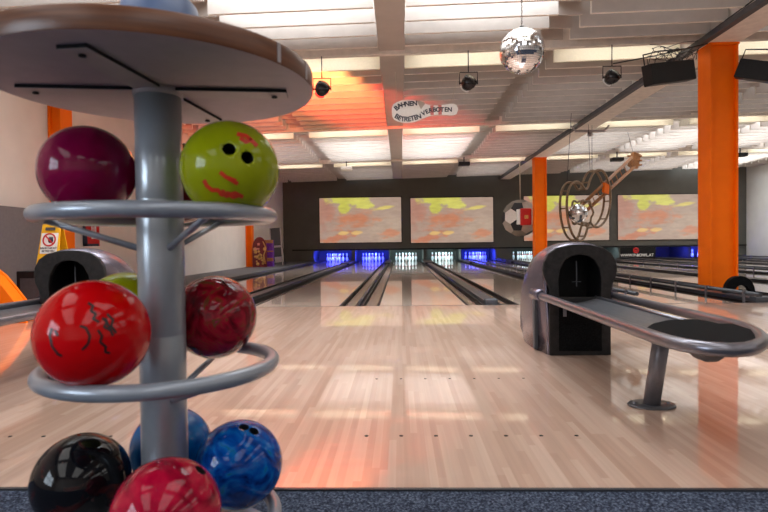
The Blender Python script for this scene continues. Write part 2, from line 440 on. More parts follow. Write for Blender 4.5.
# ------------------------------------------------------------------ pins
def pin_mb():
    b = MB(); pr = [(0,0),(.026,0),(.029,.008),(.04,.04),(.055,.08),(.0605,.115),(.058,.15),(.05,.185),(.036,.22),(.026,.245),(.0235,.26),(.0245,.275),(.028,.3),(.032,.33),(.0315,.35),(.025,.37),(.012,.379),(0,.381)]
    mi = [0]*17; mi[8]=1; mi[10]=1
    b.lathe(pr, 14, mis=mi); return b
pin0 = None
ROWS = [('head pin',[0]),('second row',[-1,1]),('third row',[-2,0,2]),('back row',[-3,-1,1,3])]
PLIT = {0:'under blue light',1:'under blue light',2:'under white light',3:'under white light',4:'under blue light',5:'under white light',10:'under blue light'}
PN = {1:['head'],2:['left pin','right pin'],3:['left pin','centre pin','right pin'],4:['far left pin','inner left pin','inner right pin','far right pin']}
for li in (0,1,2,3,4,5,10):
    for r, (rn, xs) in enumerate(ROWS):
        for k, xx in enumerate(xs):
            if pin0 is None: pin0 = pin_mb().build('bowling_pin', [M['pin'], M['red']]); o = pin0
            else: o = pin0.copy(); COL.objects.link(o)
            o.location = (LANES[li]+xx*.1524, FOUL+18.29+r*.264-.03, .001)
            who = rn if r == 0 else '%s of the %s' % (PN[len(xs)][k], rn)
            tag(o, 'white pin %s, %s, %s lane' % (PLIT[li], who, LNAME[li].replace(' from left','')), 'bowling pin', 'bowling pins on the %s lane' % LNAME[li])

# ------------------------------------------------------------------ bumper rails
def rail(x, y0, y1, label, z=.115, posts=22):
    r = empty('bumper_rail', (x, y0, 0), label, 'bumper rail', 'raised bumper rails along the gutters')
    b = MB(); b.tube([(0,0,z),(0,y1-y0,z)], .026, 8); b.build('rail', M['cap'], r)
    for k in range(posts):
        y = .25+(y1-y0-.4)*k/(posts-1)
        b = MB(); b.box(-.045, -.028, y-.015, y+.015, -.05, z+.02); b.box(-.045, 0, y-.015, y+.015, z+.02, z+.032)
        b.build('post', M['steel'], r)
rail(LANES[4]-HW-.12, FOUL+.02, 24, 'raised bumper rail on left gutter of the fifth lane')
rail(LANES[4]+HW+.12, FOUL-.25, 24, 'long raised bumper rail passing in front of the big orange column')
for i, nm in ((6,'seventh'),(10,'rightmost')):
    rail(LANES[i]+HW+.12, FOUL+.02, 24, 'raised bumper rail on right gutter of the %s lane' % nm, posts=16)

# ------------------------------------------------------------------ ceiling
COF = [(-5.28,-4.9),(-4.75,-2.74),(-2.33,-.3),(.1,2.06),(2.48,4.46),(4.98,6.95),(7.36,9.32),(9.74,11.7),(12.12,14.1),(14.5,15.28)]
LINES = [-2.15, 3.15, 8.45, 13.75, 19.05, 24.5]
tn = [10]
def trimname(): tn[0] += 1; return 'trim_%d' % tn[0]
for ci, (a, c) in enumerate(COF):
    for li in range(len(LINES)-1):
        y0, y1 = LINES[li], LINES[li+1]
        if li == 0: continue
        b = MB(); y = y0+.92
        while y < y1-.2:
            za, zc = ceil_z(a), ceil_z(c)
            b.hexa([(a,y,za),(c,y,zc),(c,y+.045,zc),(a,y+.045,za),(a,y,za+.42),(c,y,zc+.42),(c,y+.045,zc+.42),(a,y+.045,za+.42)])
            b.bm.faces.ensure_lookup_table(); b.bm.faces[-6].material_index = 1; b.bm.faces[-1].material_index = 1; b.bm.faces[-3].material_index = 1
            y += .44
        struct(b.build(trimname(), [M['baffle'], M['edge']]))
        # pale first board behind each cross beam
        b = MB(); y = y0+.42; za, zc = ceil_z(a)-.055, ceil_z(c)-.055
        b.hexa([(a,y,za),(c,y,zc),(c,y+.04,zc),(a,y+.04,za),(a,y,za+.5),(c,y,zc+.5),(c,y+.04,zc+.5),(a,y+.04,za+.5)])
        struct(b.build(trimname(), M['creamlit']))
# cross beams
for y in LINES[1:5]:
    b = MB(); za, zc = ceil_z(XL), ceil_z(XR)
    b.hexa([(XL,y-.08,za),(XR,y-.08,zc),(XR,y,zc),(XL,y,za),(XL,y-.08,za+.5),(XR,y-.08,zc+.5),(XR,y,zc+.5),(XL,y,za+.5)])
    struct(b.build(trimname(), M['beam']))
# longitudinal ribs between coffers
for k, (x0, x1) in enumerate(((-2.74,-2.33),(-.3,.1),(2.06,2.48),(6.95,7.36),(9.32,9.74),(11.7,12.12),(14.1,14.5),(-4.9,-4.75))):
    up = .06 if k == 1 else .3
    b = MB()
    for j in range(1, 5):
        ya, yb = LINES[j]+.06, LINES[j+1]-.08
        b.box(x0+.01, x1-.01, ya, yb, ceil_z(x0)+up, 4.8)
        y = ya+.3
        if k != 1:
            while y < yb: b.box(x0+.01, x1-.01, y, y+.03, ceil_z(x0)+.12, ceil_z(x0)+up); y += .44
    struct(b.build(trimname(), M['deck']))
# main beam over the orange columns, with cable tray
b = MB(); b.box(4.5, 4.94, YB, 24.7, 3.62, 4.2); struct(b.build(trimname(), M['beam']))
b = MB(); b.box(4.40, 4.495, 2.0, 24.6, 3.62, 3.70); r_ = random.Random(3)
tray = b.build('cable_tray', M['platform']); tag(tray, 'dark cable tray running along the left side of the pale ceiling beam', 'cable tray')
b = MB()
for k in range(5):
    b.tube([(4.42+.015*k+.012*math.sin(y*1.3+k), 3+y*1.0, 3.715+.01*math.sin(y*2+k*2)) for y in [j*.5 for j in range(43)]], .009, 6)
b.build('cables', M['dwire'], tray)

# ------------------------------------------------------------------ columns
def column(x, y, w, d, top, label):
    r = empty('steel_column', (x, y, 0), label, 'column', 'orange steel columns')
    b = MB(); t = .03
    b.box(-w/2, -w/2+t, -d/2, d/2, 0, top-.03); b.box(w/2-t, w/2, -d/2, d/2, 0, top-.03)
    b.build('flange', M['orange'], r, bevel=.004)
    b = MB(); b.box(-w/2+t, w/2-t, -d/2+.06, -d/2+.09, 0, top-.03); b.build('web', M['orange'], r)
    b = MB(); b.box(-w/2-.01, w/2+.01, -d/2-.01, d/2+.01, top-.03, top); b.build('head_plate', M['orange'], r)
column(4.72, 8.3, .40, .34, 3.62, 'wide orange steel column on the right in front of the lanes')
column(4.72, 18.7, .40, .34, 3.62, 'narrow-looking orange steel column beside the hanging guitar sculpture')
column(-5.2, 8.3, .2, .3, 3.55, 'orange steel column at the left wall behind the yellow sign')
column(-5.2, 18.8, .2, .3, 3.55, 'distant orange steel column at left wall beside the maroon board')
for o in bpy.data.objects:
    if o.name.startswith('steel_column'): o.location.z = .0 if o.location.x > 0 else 0

# ------------------------------------------------------------------ screens
SCR = [((320,197),(401,243),'leftmost'),((411,197),(493,243),'second from left'),((524,195),(609,241),'third from left, behind the guitar sculpture'),((618,194),(700,240),'rightmost, cut off by the orange column')]
for (a, c, nm) in SCR:
    p0 = on_y(a[0], c[1], BACKY-.05); p1 = on_y(c[0], a[1], BACKY-.05)
    w, h = p1.x-p0.x, p1.z-p0.z
    if 'smat' not in globals(): smat = screen_mat(w, h)
    r = empty('projection_screen', (p0.x, BACKY-.035, p0.z), 'wide projection screen showing yellow and orange clouds, %s' % nm, 'projection screen', 'projection screens on the dark wall')
    b = MB(); b.box(0, w, -.02, -.004, 0, h); b.build('picture', smat, r)
    b = MB()
    for q in ((-.03,w+.03,-.03,0),(-.03,w+.03,h,h+.03)): b.box(q[0],q[1],-.022,0,q[2],q[3])
    b.box(-.03,0,-.022,0,0,h); b.box(w,w+.03,-.022,0,0,h); b.build('frame', M['black'], r)

# closed pit panel with web address
p = on_y(633, 254, BACKY-.02)
r = empty('masking_panel', (LANES[8], BACKY-.05, 0), 'black masking panel with red round emblem and a white web address', 'masking panel')
b = MB(); b.box(-.76, .76, -.02, 0, .03, ZO-.01); b.build('panel', M['black'], r)
RX = Matrix.Rotation(PI/2, 4, 'X')
t = text_mesh('WWW.P-BOWL.AT', .17, M['white'], 'web_address', r, M4=Matrix.Translation((-.05,-.025,.16)) @ RX, bold=.004)
b = MB(); b.lathe([(.07,0),(.13,0),(.13,.01),(.07,.01),(.07,0)], 24, M4=Matrix.Translation((-.1,-.022,.38)) @ RX); b.box(-.15,-.05,-.03,-.022,.35,.40); b.build('emblem', M['red'], r)

# ------------------------------------------------------------------ ball rack
RC = Vector((0,0,0)); d = ray(161, 248); d.z = 0; d.normalize(); RC = d*1.40   # pole axis
rx, ry = RC.x, RC.y
rack = empty('ball_rack', (rx, ry, -.004), 'grey steel ball stand with round wood-edged table top in the left foreground', 'ball rack')
b = MB(); b.lathe([(0,1.10),(.0525,1.10),(.0525,.862),(.0515,.859),(.0525,.856),(.0525,.545),(.0515,.542),(.0525,.539),(.0525,.02),(0,.02)], 40)
b.build('pole', M['pole'], rack)
b = MB(); b.lathe([(0,0),(.27,0),(.275,.012),(.26,.022),(.08,.03),(.06,.05),(0,.05)], 48); b.build('base_plate', M['pole'], rack)
SR, TR = .254, .0172
ZR = [.093, .469, .822]
ang0 = math.atan2(-ry, -rx)   # direction toward the camera
for z in ZR:
    b = MB(); b.tube([(SR*math.cos(a), SR*math.sin(a), z) for a in [2*PI*k/72 for k in range(72)]], TR, 14, closed=True)
    ring = b.build('shelf_ring', M['grey'], rack)
    for k in range(3):
        a = ang0+.38+k*2*PI/3
        b = MB(); b.tube([(.05*math.cos(a), .05*math.sin(a), z-.075), (SR*math.cos(a), SR*math.sin(a), z-.006)], .0075, 8)
        b.build('strut', M['grey'], ring)
# table top
TZ = 1.118; TRad = .362
b = MB(); b.lathe([(0,TZ),(TRad-.006,TZ),(TRad-.001,TZ+.001)], 96); tt = b.build('table_underside', M['under'], rack)
b = MB(); b.lathe([(TRad-.001,TZ+.001),(TRad,TZ+.003),(TRad,TZ+.043),(TRad-.003,TZ+.046),(0,TZ+.046)], 96); b.build('table_top', M['wood'], rack)
# cross bracket
c0 = Vector((rx, ry, 0))
def loc(v): return Vector((v.x-rx, v.y-ry, TZ))
e1 = loc(on_z(289, 91, TZ)); e2 = loc(on_z(68, 43, TZ))
a1 = math.atan2(e1.y, e1.x)
b = MB()
e2 = loc(on_z(72, 42, TZ)); a2 = math.atan2(e2.y, e2.x)
for a in (a1, a1+PI, a2, a2+PI):
    m = Matrix.Rotation(a, 4, 'Z')
    b.box(.03, .30, -.03, .03, TZ-.008, TZ-.0005, 1, mat=m); b.box(.03, .30, -.03, .03, TZ-.0085, TZ-.008, 0, mat=m)  # arm sides coloured near-black to paint in the shadow line along them
    b.lathe([(0,0),(.007,0),(.007,.003),(0,.004)], 10, mi=1, M4=m @ Matrix.Translation((.27,0,TZ-.0135)))
b.lathe([(.0,1.1),(.056,1.1),(.056,TZ-.0005),(0,TZ-.0005)], 32)
b.build('cross_bracket', [M['bracket'], M['hole']], rack)
# joint on edge band
b = MB(); am = math.atan2(-ry, -rx)
for px in (279, 306):
    dd = ray(px, 60); A = math.atan2(dd.y, dd.x)
    # point on the rim nearest the camera for that bearing
    dx, dy = math.cos(A), math.sin(A); bb = dx*rx+dy*ry; disc = bb*bb-(rx*rx+ry*ry-TRad*TRad)
    if disc < 0: disc = 0
    s = bb-math.sqrt(disc); q = Vector((dx*s-rx, dy*s-ry, 0)); an = math.atan2(q.y, q.x)
    b = MB(); b.box(TRad-.002, TRad+.0012, -.005, .005, TZ+.004, TZ+.043, mat=Matrix.Rotation(an, 4, 'Z'))
    b.build('edge_tape', M['bracket'], rack)

# ------------------------------------------------------------------ balls
BR = .108
def face_dir(c, px, py):
    """unit vector from ball centre c to the visible surface point under the pixel"""
    o = Vector((0,0,CAMZ)); d = ray(px, py).normalized(); oc = o-c
    bq = oc.dot(d); cq = oc.dot(oc)-BR*BR; disc = max(bq*bq-cq, 0)
    return (o+d*(-bq-math.sqrt(disc))-c).normalized()
def ball(c, mat, label, holes, group='bowling balls on the ball stand', name='bowling_ball'):
    bm = bmesh.new(); bmesh.ops.create_uvsphere(bm, u_segments=64, v_segments=40, radius=BR)
    for f in bm.faces: f.smooth = True
    me = bpy.data.meshes.new(name); bm.to_mesh(me); bm.free(); me.materials.append(mat); me.materials.append(M['hole'])
    o = bpy.data.objects.new(name, me); COL.objects.link(o); o.location = c
    tag(o, label, 'bowling ball', group)
    if holes:
        hb = MB()
        for h, r in holes:
            z = h; q = z.to_track_quat('Z', 'Y').to_matrix().to_4x4()
            hb.lathe([(0,BR-.05),(r,BR-.05),(r,BR+.02),(0,BR+.02)], 20, M4=q, mi=1, smooth=False)
        ho = hb.build('cutter', [mat, M['hole']])
        ho.location = c
        md = o.modifiers.new('holes', 'BOOLEAN'); md.operation = 'DIFFERENCE'; md.object = ho; md.solver = 'EXACT'
        bpy.context.view_layer.update()
        dg = bpy.context.evaluated_depsgraph_get(); nm = bpy.data.meshes.new_from_object(o.evaluated_get(dg))
        o.modifiers.clear(); o.data = nm; nm.name = name
        bpy.data.objects.remove(ho)
    return o
def decal(o, c, strokes, wpx, mat, name='printed_stroke'):
    """ribbons of paint lying on the ball, strokes given as pixel polylines"""
    for st in strokes:
        b = MB()
        pts = []
        for i in range(len(st)-1):
            for t in range(6): pts.append(Vector(st[i]).lerp(Vector(st[i+1]), t/6))
        pts.append(Vector(st[-1]))
        prev = None
        for i, p in enumerate(pts):
            q = pts[min(i+1, len(pts)-1)]-pts[max(i-1, 0)]; n = Vector((-q.y, q.x)).normalized()*wpx/2
            A = face_dir(c, *(p+n))*(BR+.0005); Bv = face_dir(c, *(p-n))*(BR+.0005)
            va, vb = b.bm.verts.new(A), b.bm.verts.new(Bv)
            if prev: b.bm.faces.new((prev[0], va, vb, prev[1])).smooth = True
            prev = (va, vb)
        b.build(name, mat, o)

ORBIT = .187; DZ = .102
def slot(bearing_px, dist, zi, pxy=None):
    d = ray(bearing_px, 250); d.z = 0; d.normalize(); p = d*math.cos(0)*dist
    v = Vector((p.x-rx, p.y-ry)); v = v.normalized()*ORBIT
    return Vector((rx+v.x, ry+v.y, ZR[zi]-.004+DZ))
def hol(c, lst): return [(face_dir(c, *p), r) for p, r in lst]
mt = {}
mt['green'] = swirl('lime_ball', [(0, srgb(112, 124, 4)), (.5, srgb(148, 158, 10)), (1, srgb(170, 176, 30))], 5, 1, .2)
mt['magenta'] = swirl('magenta_ball', [(0, srgb(90, 0, 44)), (.5, srgb(128, 4, 62)), (1, srgb(150, 14, 84))], 6, 1.5, .15)
mt['red'] = swirl('scarlet_ball', [(0, srgb(172, 0, 4)), (.5, srgb(196, 0, 6)), (1, srgb(208, 4, 8))], 5, 1, .15)
mt['dkred'] = swirl('marbled_dark_red_ball', [(.3, srgb(50, 4, 12)), (.45, srgb(120, 6, 26)), (.55, srgb(160, 14, 44)), (.66, srgb(96, 70, 30)), (.75, srgb(170, 20, 90))], 14, 2.5, .12)
mt['black'] = swirl('black_teal_ball', [(.3, srgb(10, 10, 14)), (.55, srgb(14, 16, 22)), (.66, srgb(70, 22, 20)), (.74, srgb(10, 70, 80))], 8, 2, .1)
mt['ruby'] = swirl('ruby_ball', [(.3, srgb(110, 4, 30)), (.5, srgb(170, 10, 50)), (.65, srgb(190, 30, 60)), (.78, srgb(120, 80, 40))], 9, 2.5, .1, 3)
mt['blue'] = swirl('cobalt_swirl_ball', [(.3, srgb(0, 26, 90)), (.5, srgb(0, 70, 160)), (.62, srgb(10, 104, 184)), (.72, srgb(20, 96, 74)), (.85, srgb(0, 40, 100))], 9, 3, .1, 5)
mt['blue2'] = swirl('azure_ball', [(.3, srgb(0, 44, 110)), (.5, srgb(4, 84, 150)), (.7, srgb(20, 110, 170))], 8, 2, .12, 9)
mt['dkred2'] = swirl('plain_dark_red_ball', [(.3, srgb(80, 4, 14)), (.7, srgb(130, 8, 24))], 8, 1, .12, 2)
# top ring
def at(px, dist, z):
    py = 247-(z-CAMZ)*F/(dist*.92)
    d = ray(px, py); d.z = 0; d.normalize(); v = Vector((d.x*dist-rx, d.y*dist-ry))
    m = v.length; v *= min(max(m, .163), .215)/m
    return Vector((rx+v.x, ry+v.y, z))
ZB = [.194, .5715, .9165]
def bc(edge0, edge1):
    a0, a1 = math.atan((edge0-384)/F), math.atan((edge1-384)/F)
    return 384+F*math.tan((a0+a1)/2), BR/math.sin(abs(a1-a0)/2)
c = at(88, 1.50, ZB[2]+.012); ball(c, mt['magenta'], 'dark magenta bowling ball on the left of the top ring under the table', [])
c = at(bc(179,279)[0], bc(179,279)[1], ZB[2]); g = ball(c, mt['green'], 'lime green bowling ball with red scribbled lettering and two finger holes', hol(c, [((229,149),.0135),((247.5,157.5),.0135)]))
decal(g, c, [[(204,180),(207,186),(212,190),(218,190),(222,195),(228,193),(233,197),(240,195)], [(222,190),(226,196),(235,193),(243,197)],[(220,172),(226,177),(236,181)],[(228,178),(238,184)],[(237,134),(246,136),(251,140),(246,142),(240,138)],[(251,140),(257,146)]], 4.0, M['redink'])
c2 = Vector((rx, ry, 0))+Vector((rx, ry, 0)).normalized()*ORBIT; c2.z = ZB[2]
# rear ball of the top ring, opposite the free front slot
v = Vector((c2.x-rx, c2.y-ry)); v.rotate(Matrix.Rotation(-.28, 2)); cR = Vector((rx+v.x, ry+v.y, c2.z))
ball(cR, mt['dkred2'], 'dark red bowling ball at the back of the top ring, mostly hidden', [])
# middle ring
c = at(bc(30,152)[0], bc(30,152)[1], ZB[1]); rb = ball(c, mt['red'], 'bright scarlet bowling ball with black lettering at front left of the middle ring', [])
decal(rb, c, [[(88,303),(93,306),(91,311),(96,314),(93,319),(99,322)],[(98,330),(102,336),(100,342),(106,347),(105,352),(110,353)],[(102,318),(107,322),(104,327),(110,330)],[(107,314),(113,320),(111,326),(116,333)],[(105,318),(113,336)],[(52,328),(50,336),(52,346),(58,354),(62,356)],[(82,350),(88,344),(90,336),(86,328),(80,326)],[(55,330),(58,336)]], 2.5, M['blkink'])
c = at(212, 1.50, ZB[1]-.012); 
ball(c, mt['dkred'], 'marbled dark red bowling ball at the right of the middle ring', [])
c = at(122, 1.62, ZB[1]); ball(c, mt['green'], 'yellow green bowling ball behind the scarlet ball on the middle ring', [])
# bottom ring
c = at(bc(28,131)[0], 1.48, ZB[0]); ball(c, mt['black'], 'black bowling ball with teal glints at left of the bottom ring', [])
c = at(bc(107,222)[0], bc(107,222)[1], ZB[0]+.008); ball(c, mt['ruby'], 'ruby red bowling ball with one finger hole at front of the bottom ring', hol(c, [((201,470),.0125)]))
c = at(bc(194,283)[0], bc(194,283)[1], ZB[0]); ball(c, mt['blue'], 'cobalt blue and green marbled bowling ball at right of the bottom ring', hol(c, [((244,427),.0125),((254,431),.0125)]))
c = at(bc(128,213)[0], bc(128,213)[1], ZB[0]); ball(c, mt['blue2'], 'azure blue bowling ball behind the pole on the bottom ring', [])
# blue-grey object on the table top
td = ray(160, 10); td.z = 0; td.normalize(); tp = td*1.28
r = empty('bowl', (tp.x, tp.y, TZ+.042), 'blue-grey upturned bowl with a pale rim on the round table top', 'bowl')
b = MB(); b.lathe([(.09,.004),(.094,.02),(.09,.06),(.076,.1),(.05,.13),(0,.14)], 40); b.build('shell', M['bluegrey'], r)
b = MB(); b.tube([(.095*math.cos(a), .095*math.sin(a), .006) for a in [2*PI*k/40 for k in range(40)]], .006, 8, closed=True); b.build('rim', M['white'], r)

# ------------------------------------------------------------------ ball return
def ball_return(x, y, label):
    r = empty('ball_return', (x, y, 0), label, 'ball return', 'ball returns on the approach')
    # shell
    st = [(0,.72,.222),(.03,.742,.235),(.12,.75,.243),(.17,.748,.262),(.30,.72,.275),(.42,.655,.276),(.52,.56,.272),(.59,.45,.262),(.62,.34,.255)]
    b = MB(); rings = []; n = 28
    for (yy, h, w) in st:
        ring = []
        zs = h-w*.95
        ring.append((-w*.9, yy, 0)); ring.append((-w*.93, yy, zs*.5))
        for k in range(n+1):
            a = PI-PI*k/n
            ring.append((w*math.copysign(abs(math.cos(a))**.8, math.cos(a)), yy, zs+(h-zs)*abs(math.sin(a))**.75))
        ring.append((w*.93, yy, zs*.5)); ring.append((w*.9, yy, 0))
        rings.append([b.bm.verts.new(p) for p in ring])
    for i in range(len(rings)-1):
        for k in range(len(rings[0])-1):
            f = b.bm.faces.new((rings[i][k], rings[i][k+1], rings[i+1][k+1], rings[i+1][k])); f.smooth = True
    b.bm.faces.new(rings[-1])
    sh = b.build('hood_shell', M['silver'], r)
    so = sh.modifiers.new('solid', 'SOLIDIFY'); so.thickness = .012; so.offset = -1
    # dark recess stripe on both sides
    for s in (-1, 1):
        b = MB(); b.box(s*.247-.012, s*.247+.012, .15, .21, .01, .43); b.build('side_stripe', M['slate'], r, bevel=.004)
        b = MB(); b.tube([(s*.236, .04, .393), (s*.236, .20, .393)], [.034, .05], 20); b.build('collar', M['silver'], r)
    # front panel with arched opening
    outer = [(-.20,0),(-.20,.43),(-.213,.47),(-.235,.52),(-.243,.57),(-.235,.62),(-.205,.675),(-.15,.712),(-.07,.73),(0,.733),(.07,.73),(.15,.712),(.205,.675),(.235,.62),(.243,.57),(.235,.52),(.213,.47),(.20,.43),(.20,0)]
    inner = [(-.135,.385),(-.14,.50),(-.128,.57),(-.095,.63),(-.05,.658),(0,.666),(.05,.658),(.095,.63),(.128,.57),(.14,.50),(.135,.385)]
    bm = bmesh.new()
    vo = [bm.verts.new((p[0], -.02, p[1])) for p in outer]; vi = [bm.verts.new((p[0], -.02, p[1])) for p in inner]
    ed = [bm.edges.new((vo[i], vo[(i+1)%len(vo)])) for i in range(len(vo))]+[bm.edges.new((vi[i], vi[(i+1)%len(vi)])) for i in range(len(vi))]
    bmesh.ops.triangle_fill(bm, use_beauty=True, use_dissolve=False, edges=ed)
    bm.normal_update()
    g = bmesh.ops.extrude_face_region(bm, geom=bm.faces[:])
    for v in [e for e in g['geom'] if isinstance(e, bmesh.types.BMVert)]: v.co.y += .035
    q = MB(); q.bm.free(); q.bm = bm; q.build('front_panel', M['panelblk'], r, bevel=.006)
    b = MB(); b.box(-.145,.145,.015,.02,.36,.67); 
    b.bm.free(); b.bm = bmesh.new()
    # open interior box: back, sides, floor
    b.box(-.15,.15,.30,.31,.34,.68); b.box(-.16,-.15,.015,.31,.34,.68); b.box(.15,.16,.015,.31,.34,.68); b.box(-.16,.16,.015,.31,.33,.34); b.box(-.16,.16,.015,.31,.68,.69)
    b.build('ball_chute', M['black'], r)
    b = MB(); b.box(-.003,.003,.05,.056,.45,.62); b.box(-.03,.03,.05,.056,.48,.484); b.build('guard_strips', M['slate'], r)
    # door
    b = MB(); b.box(-.14,.14,-.028,-.018,.03,.325); dr = b.build('access_door', M['blackr'], r, bevel=.008)
    b = MB(); b.box(-.115,-.095,-.038,-.028,.26,.31); b.build('latch', M['steel'], dr)
    # tube loop
    zt = .388; xh = .235; ye = -1.48; R = .235
    pts = [(-xh, .17, zt)]+[(-xh, yy, zt) for yy in (0,-.4,-.8,-1.2,-1.4)]
    END = [(-.235,-1.6),(-.228,-1.69),(-.208,-1.765),(-.17,-1.82),(-.11,-1.85),(-.05,-1.837),(0,-1.80),(.07,-1.73),(.13,-1.63),(.18,-1.52),(.215,-1.40),(.232,-1.28)]
    pts += [(p[0], p[1], zt) for p in END]
    pts += [(xh, yy, zt) for yy in (-1.15,-.8,-.4,0,.17)]
    b = MB(); b.tube(pts, .0245, 16); b.build('guide_tube', M['steel'], r)
    # tray
    b = MB(); prof = [(-.215,.0)]+[(-.2+.3*k/8, -.028*math.sin(PI*k/8)) for k in range(9)]+[(.11,.0)]
    prof = [(p[0], zt-.012+p[1]) for p in prof]
    for i in range(len(prof)-1):
        (x0,z0),(x1,z1) = prof[i], prof[i+1]
        b.hexa([(x0,-1.48,z0-.012),(x1,-1.48,z1-.012),(x1,.02,z1-.012),(x0,.02,z0-.012),(x0,-1.48,z0),(x1,-1.48,z1),(x1,.02,z1),(x0,.02,z0)])
    b.build('ball_tray', M['tray'], r)
    b = MB(); b.tube([(.115,-1.38,zt-.008),(.115,.02,zt-.008)], .012, 10); b.build('inner_rail', M['steel'], r)
    # end pad
    pad = [(-.212,-1.46),(-.13,-1.34),(-.02,-1.24),(.10,-1.22),(.13,-1.28),(.135,-1.36),(.19,-1.36)]
    pad += [(p[0]*.93, p[1]+.025*(1 if p[1] < -1.6 else 0)-0) for p in reversed(END[1:-2])]
    b = MB(); b.prism([(p[0], p[1], zt-.018) for p in pad], (0,0,.034)); b.build('end_pad', M['blackr'], r, bevel=.008)
    b = MB(); b.hexa([(-.12,-1.72,zt-.07),(-.07,-1.72,zt-.07),(-.07,-1.64,zt-.07),(-.12,-1.64,zt-.07),(-.16,-1.76,zt-.018),(-.03,-1.76,zt-.018),(-.03,-1.6,zt-.018),(-.16,-1.6,zt-.018)])
    b.build('drain_box', M['tray'], r, bevel=.015)
    # leg
    b = MB(); b.tube([(-.048,-1.15,.008),(-.03,-1.22,zt-.03)], .036, 20); lg = b.build('leg', M['legm'], r)
    b = MB(); b.box(-.12,.08,-1.28,-1.12,zt-.032,zt-.018); b.build('leg_plate', M['tray'], lg)
    b = MB(); b.lathe([(0,0),(.105,0),(.105,.007),(.1,.01),(0,.01)], 36, M4=Matrix.Translation((-.048,-1.15,0)) @ Matrix.Diagonal((1,.72,1,1))); b.build('foot_plate', M['tray'], lg, bevel=.002)
    b = MB()
    for s in (-1,1): b.lathe([(.008,.01),(.008,.018),(0,.018)], 8, M4=Matrix.Translation((-.048+s*.075,-1.15,0)))
    b.build('bolts', M['steel'], lg)
    return r
r1 = ball_return(1.18, 3.66, 'silver and black ball return with arched hood on the right of the approach')
r2 = copy_tree(r1); r2.location = (-2.22, 3.62, 0); r2['label'] = 'dark arched ball return at the left, half hidden behind the ball stand'
# little red light inside
b = MB(); b.lathe([(0,.006),(.012,.004),(.014,0),(0,0)], 16, M4=Matrix.Translation((-.09,.29,.41)) @ RX); 
b.build('red_reflector', M['red'], r1)

# small black arch by the column
r = empty('ball_return_hood', (4.57, 7.55, 0), 'small black arched hood beside the foot of the wide orange column', 'ball return hood')
b = MB(); n = 20
for yy0, yy1 in ((-.04, .04),):
    oA, iA = [], []
    for k in range(n+1):
        a = PI*k/n; oA.append((-.2*math.cos(a), .27*abs(math.sin(a))**.8)); iA.append((-.11*math.cos(a)+.03, .15*abs(math.sin(a))**.8))
    for k in range(n):
        q = [(oA[k]),(oA[k+1]),(iA[k+1]),(iA[k])]
        b.hexa([(q[0][0],yy0,q[0][1]),(q[1][0],yy0,q[1][1]),(q[2][0],yy0,q[2][1]),(q[3][0],yy0,q[3][1]),(q[0][0],yy1,q[0][1]),(q[1][0],yy1,q[1][1]),(q[2][0],yy1,q[2][1]),(q[3][0],yy1,q[3][1])])
b.build('arch', M['blackr'], r, bevel=.0)

# ------------------------------------------------------------------ hanging things
# disco ball
c = on_y(522, 51, 5.0); DR = .2
r = empty('disco_ball', c, 'large mirrored disco ball hanging from the ceiling', 'disco ball')
b = MB(); n = 34
for i in range(n):
    t0, t1 = PI*i/n, PI*(i+1)/n; m = max(4, int(2*n*math.sin((t0+t1)/2)))
    for k in range(m):
        p0, p1 = 2*PI*k/m, 2*PI*(k+1)/m
        nr = Vector((math.sin((t0+t1)/2)*math.cos((p0+p1)/2), math.sin((t0+t1)/2)*math.sin((p0+p1)/2), math.cos((t0+t1)/2)))
        jit = Vector([random.uniform(-.012,.012) for _ in range(3)])
        e = nr.orthogonal().normalized()
        cs = []
        for (t, p) in ((t0+.004,p0+.004),(t1-.004,p0+.004),(t1-.004,p1-.004),(t0+.004,p1-.004)):
            v = Vector((math.sin(t)*math.cos(p), math.sin(t)*math.sin(p), math.cos(t)))*DR
            v += nr*jit.dot(v-nr*DR)*1.0
            cs.append(b.bm.verts.new(v))
        try: b.bm.faces.new(cs)
        except Exception: pass
b.build('mirror_tiles', M['mirror'], r, recalc=False)
b = MB(); b.lathe([(0,-.197),(.1,-.17),(.17,-.1),(.196,0),(.17,.1),(.1,.17),(0,.197)], 32); b.build('core', M['tray'], r)
b = MB(); b.lathe([(0,.225),(.02,.22),(.022,.19),(0,.19)], 16)
z = .22
for k in range(40):
    cz = .235+k*.023
    b.tube([(.006*math.cos(a)*(1 if k%2 else 0), .006*math.cos(a)*(0 if k%2 else 1), cz+.015*math.sin(a)) for a in [2*PI*j/8 for j in range(8)]], .0022, 4, closed=True)
b.build('chain', M['dwire'], r)

# spot lamps
def spotlamp(px, py, Y, label, lens):
    c = on_y(px, py, Y); r = empty('spot_lamp', c, label, 'spot lamp', 'small spot lamps under the cross beam')
    b = MB(); b.lathe([(0,-.10),(.06,-.10),(.09,-.06),(.11,.0),(.105,.07),(.0,.09)], 20, M4=Euler((1.0,.2,.4)).to_matrix().to_4x4()); b.build('lamp_body', M['lampbody'], r)
    b = MB(); b.lathe([(0,.0),(.075,.0),(.075,.01),(0,.015)], 20, M4=Euler((1.0,.2,.4)).to_matrix().to_4x4() @ Matrix.Translation((0,0,-.118)))
    b.build('lens', lens, r)
    b = MB(); b.tube([(-.135,0,-.02),(-.135,0,.16),(.135,0,.16),(.135,0,-.02)], .009, 6); b.tube([(0,0,.16),(0,0,ceil_z(c.x)-c.z)], .008, 6)
    b.tube([(-.14,0,0),(.14,0,0)], .012, 6); b.build('yoke', M['dwire'], r)
    return c
cs1 = spotlamp(322, 89, 8.35, 'small spot lamp with red lens hanging near the table top', M['redlens'])
spotlamp(468.5, 83, 8.35, 'small dark spot lamp hanging left of the disco ball', M['white'])
spotlamp(612, 77, 8.35, 'small dark spot lamp hanging right of the disco ball', M['white'])

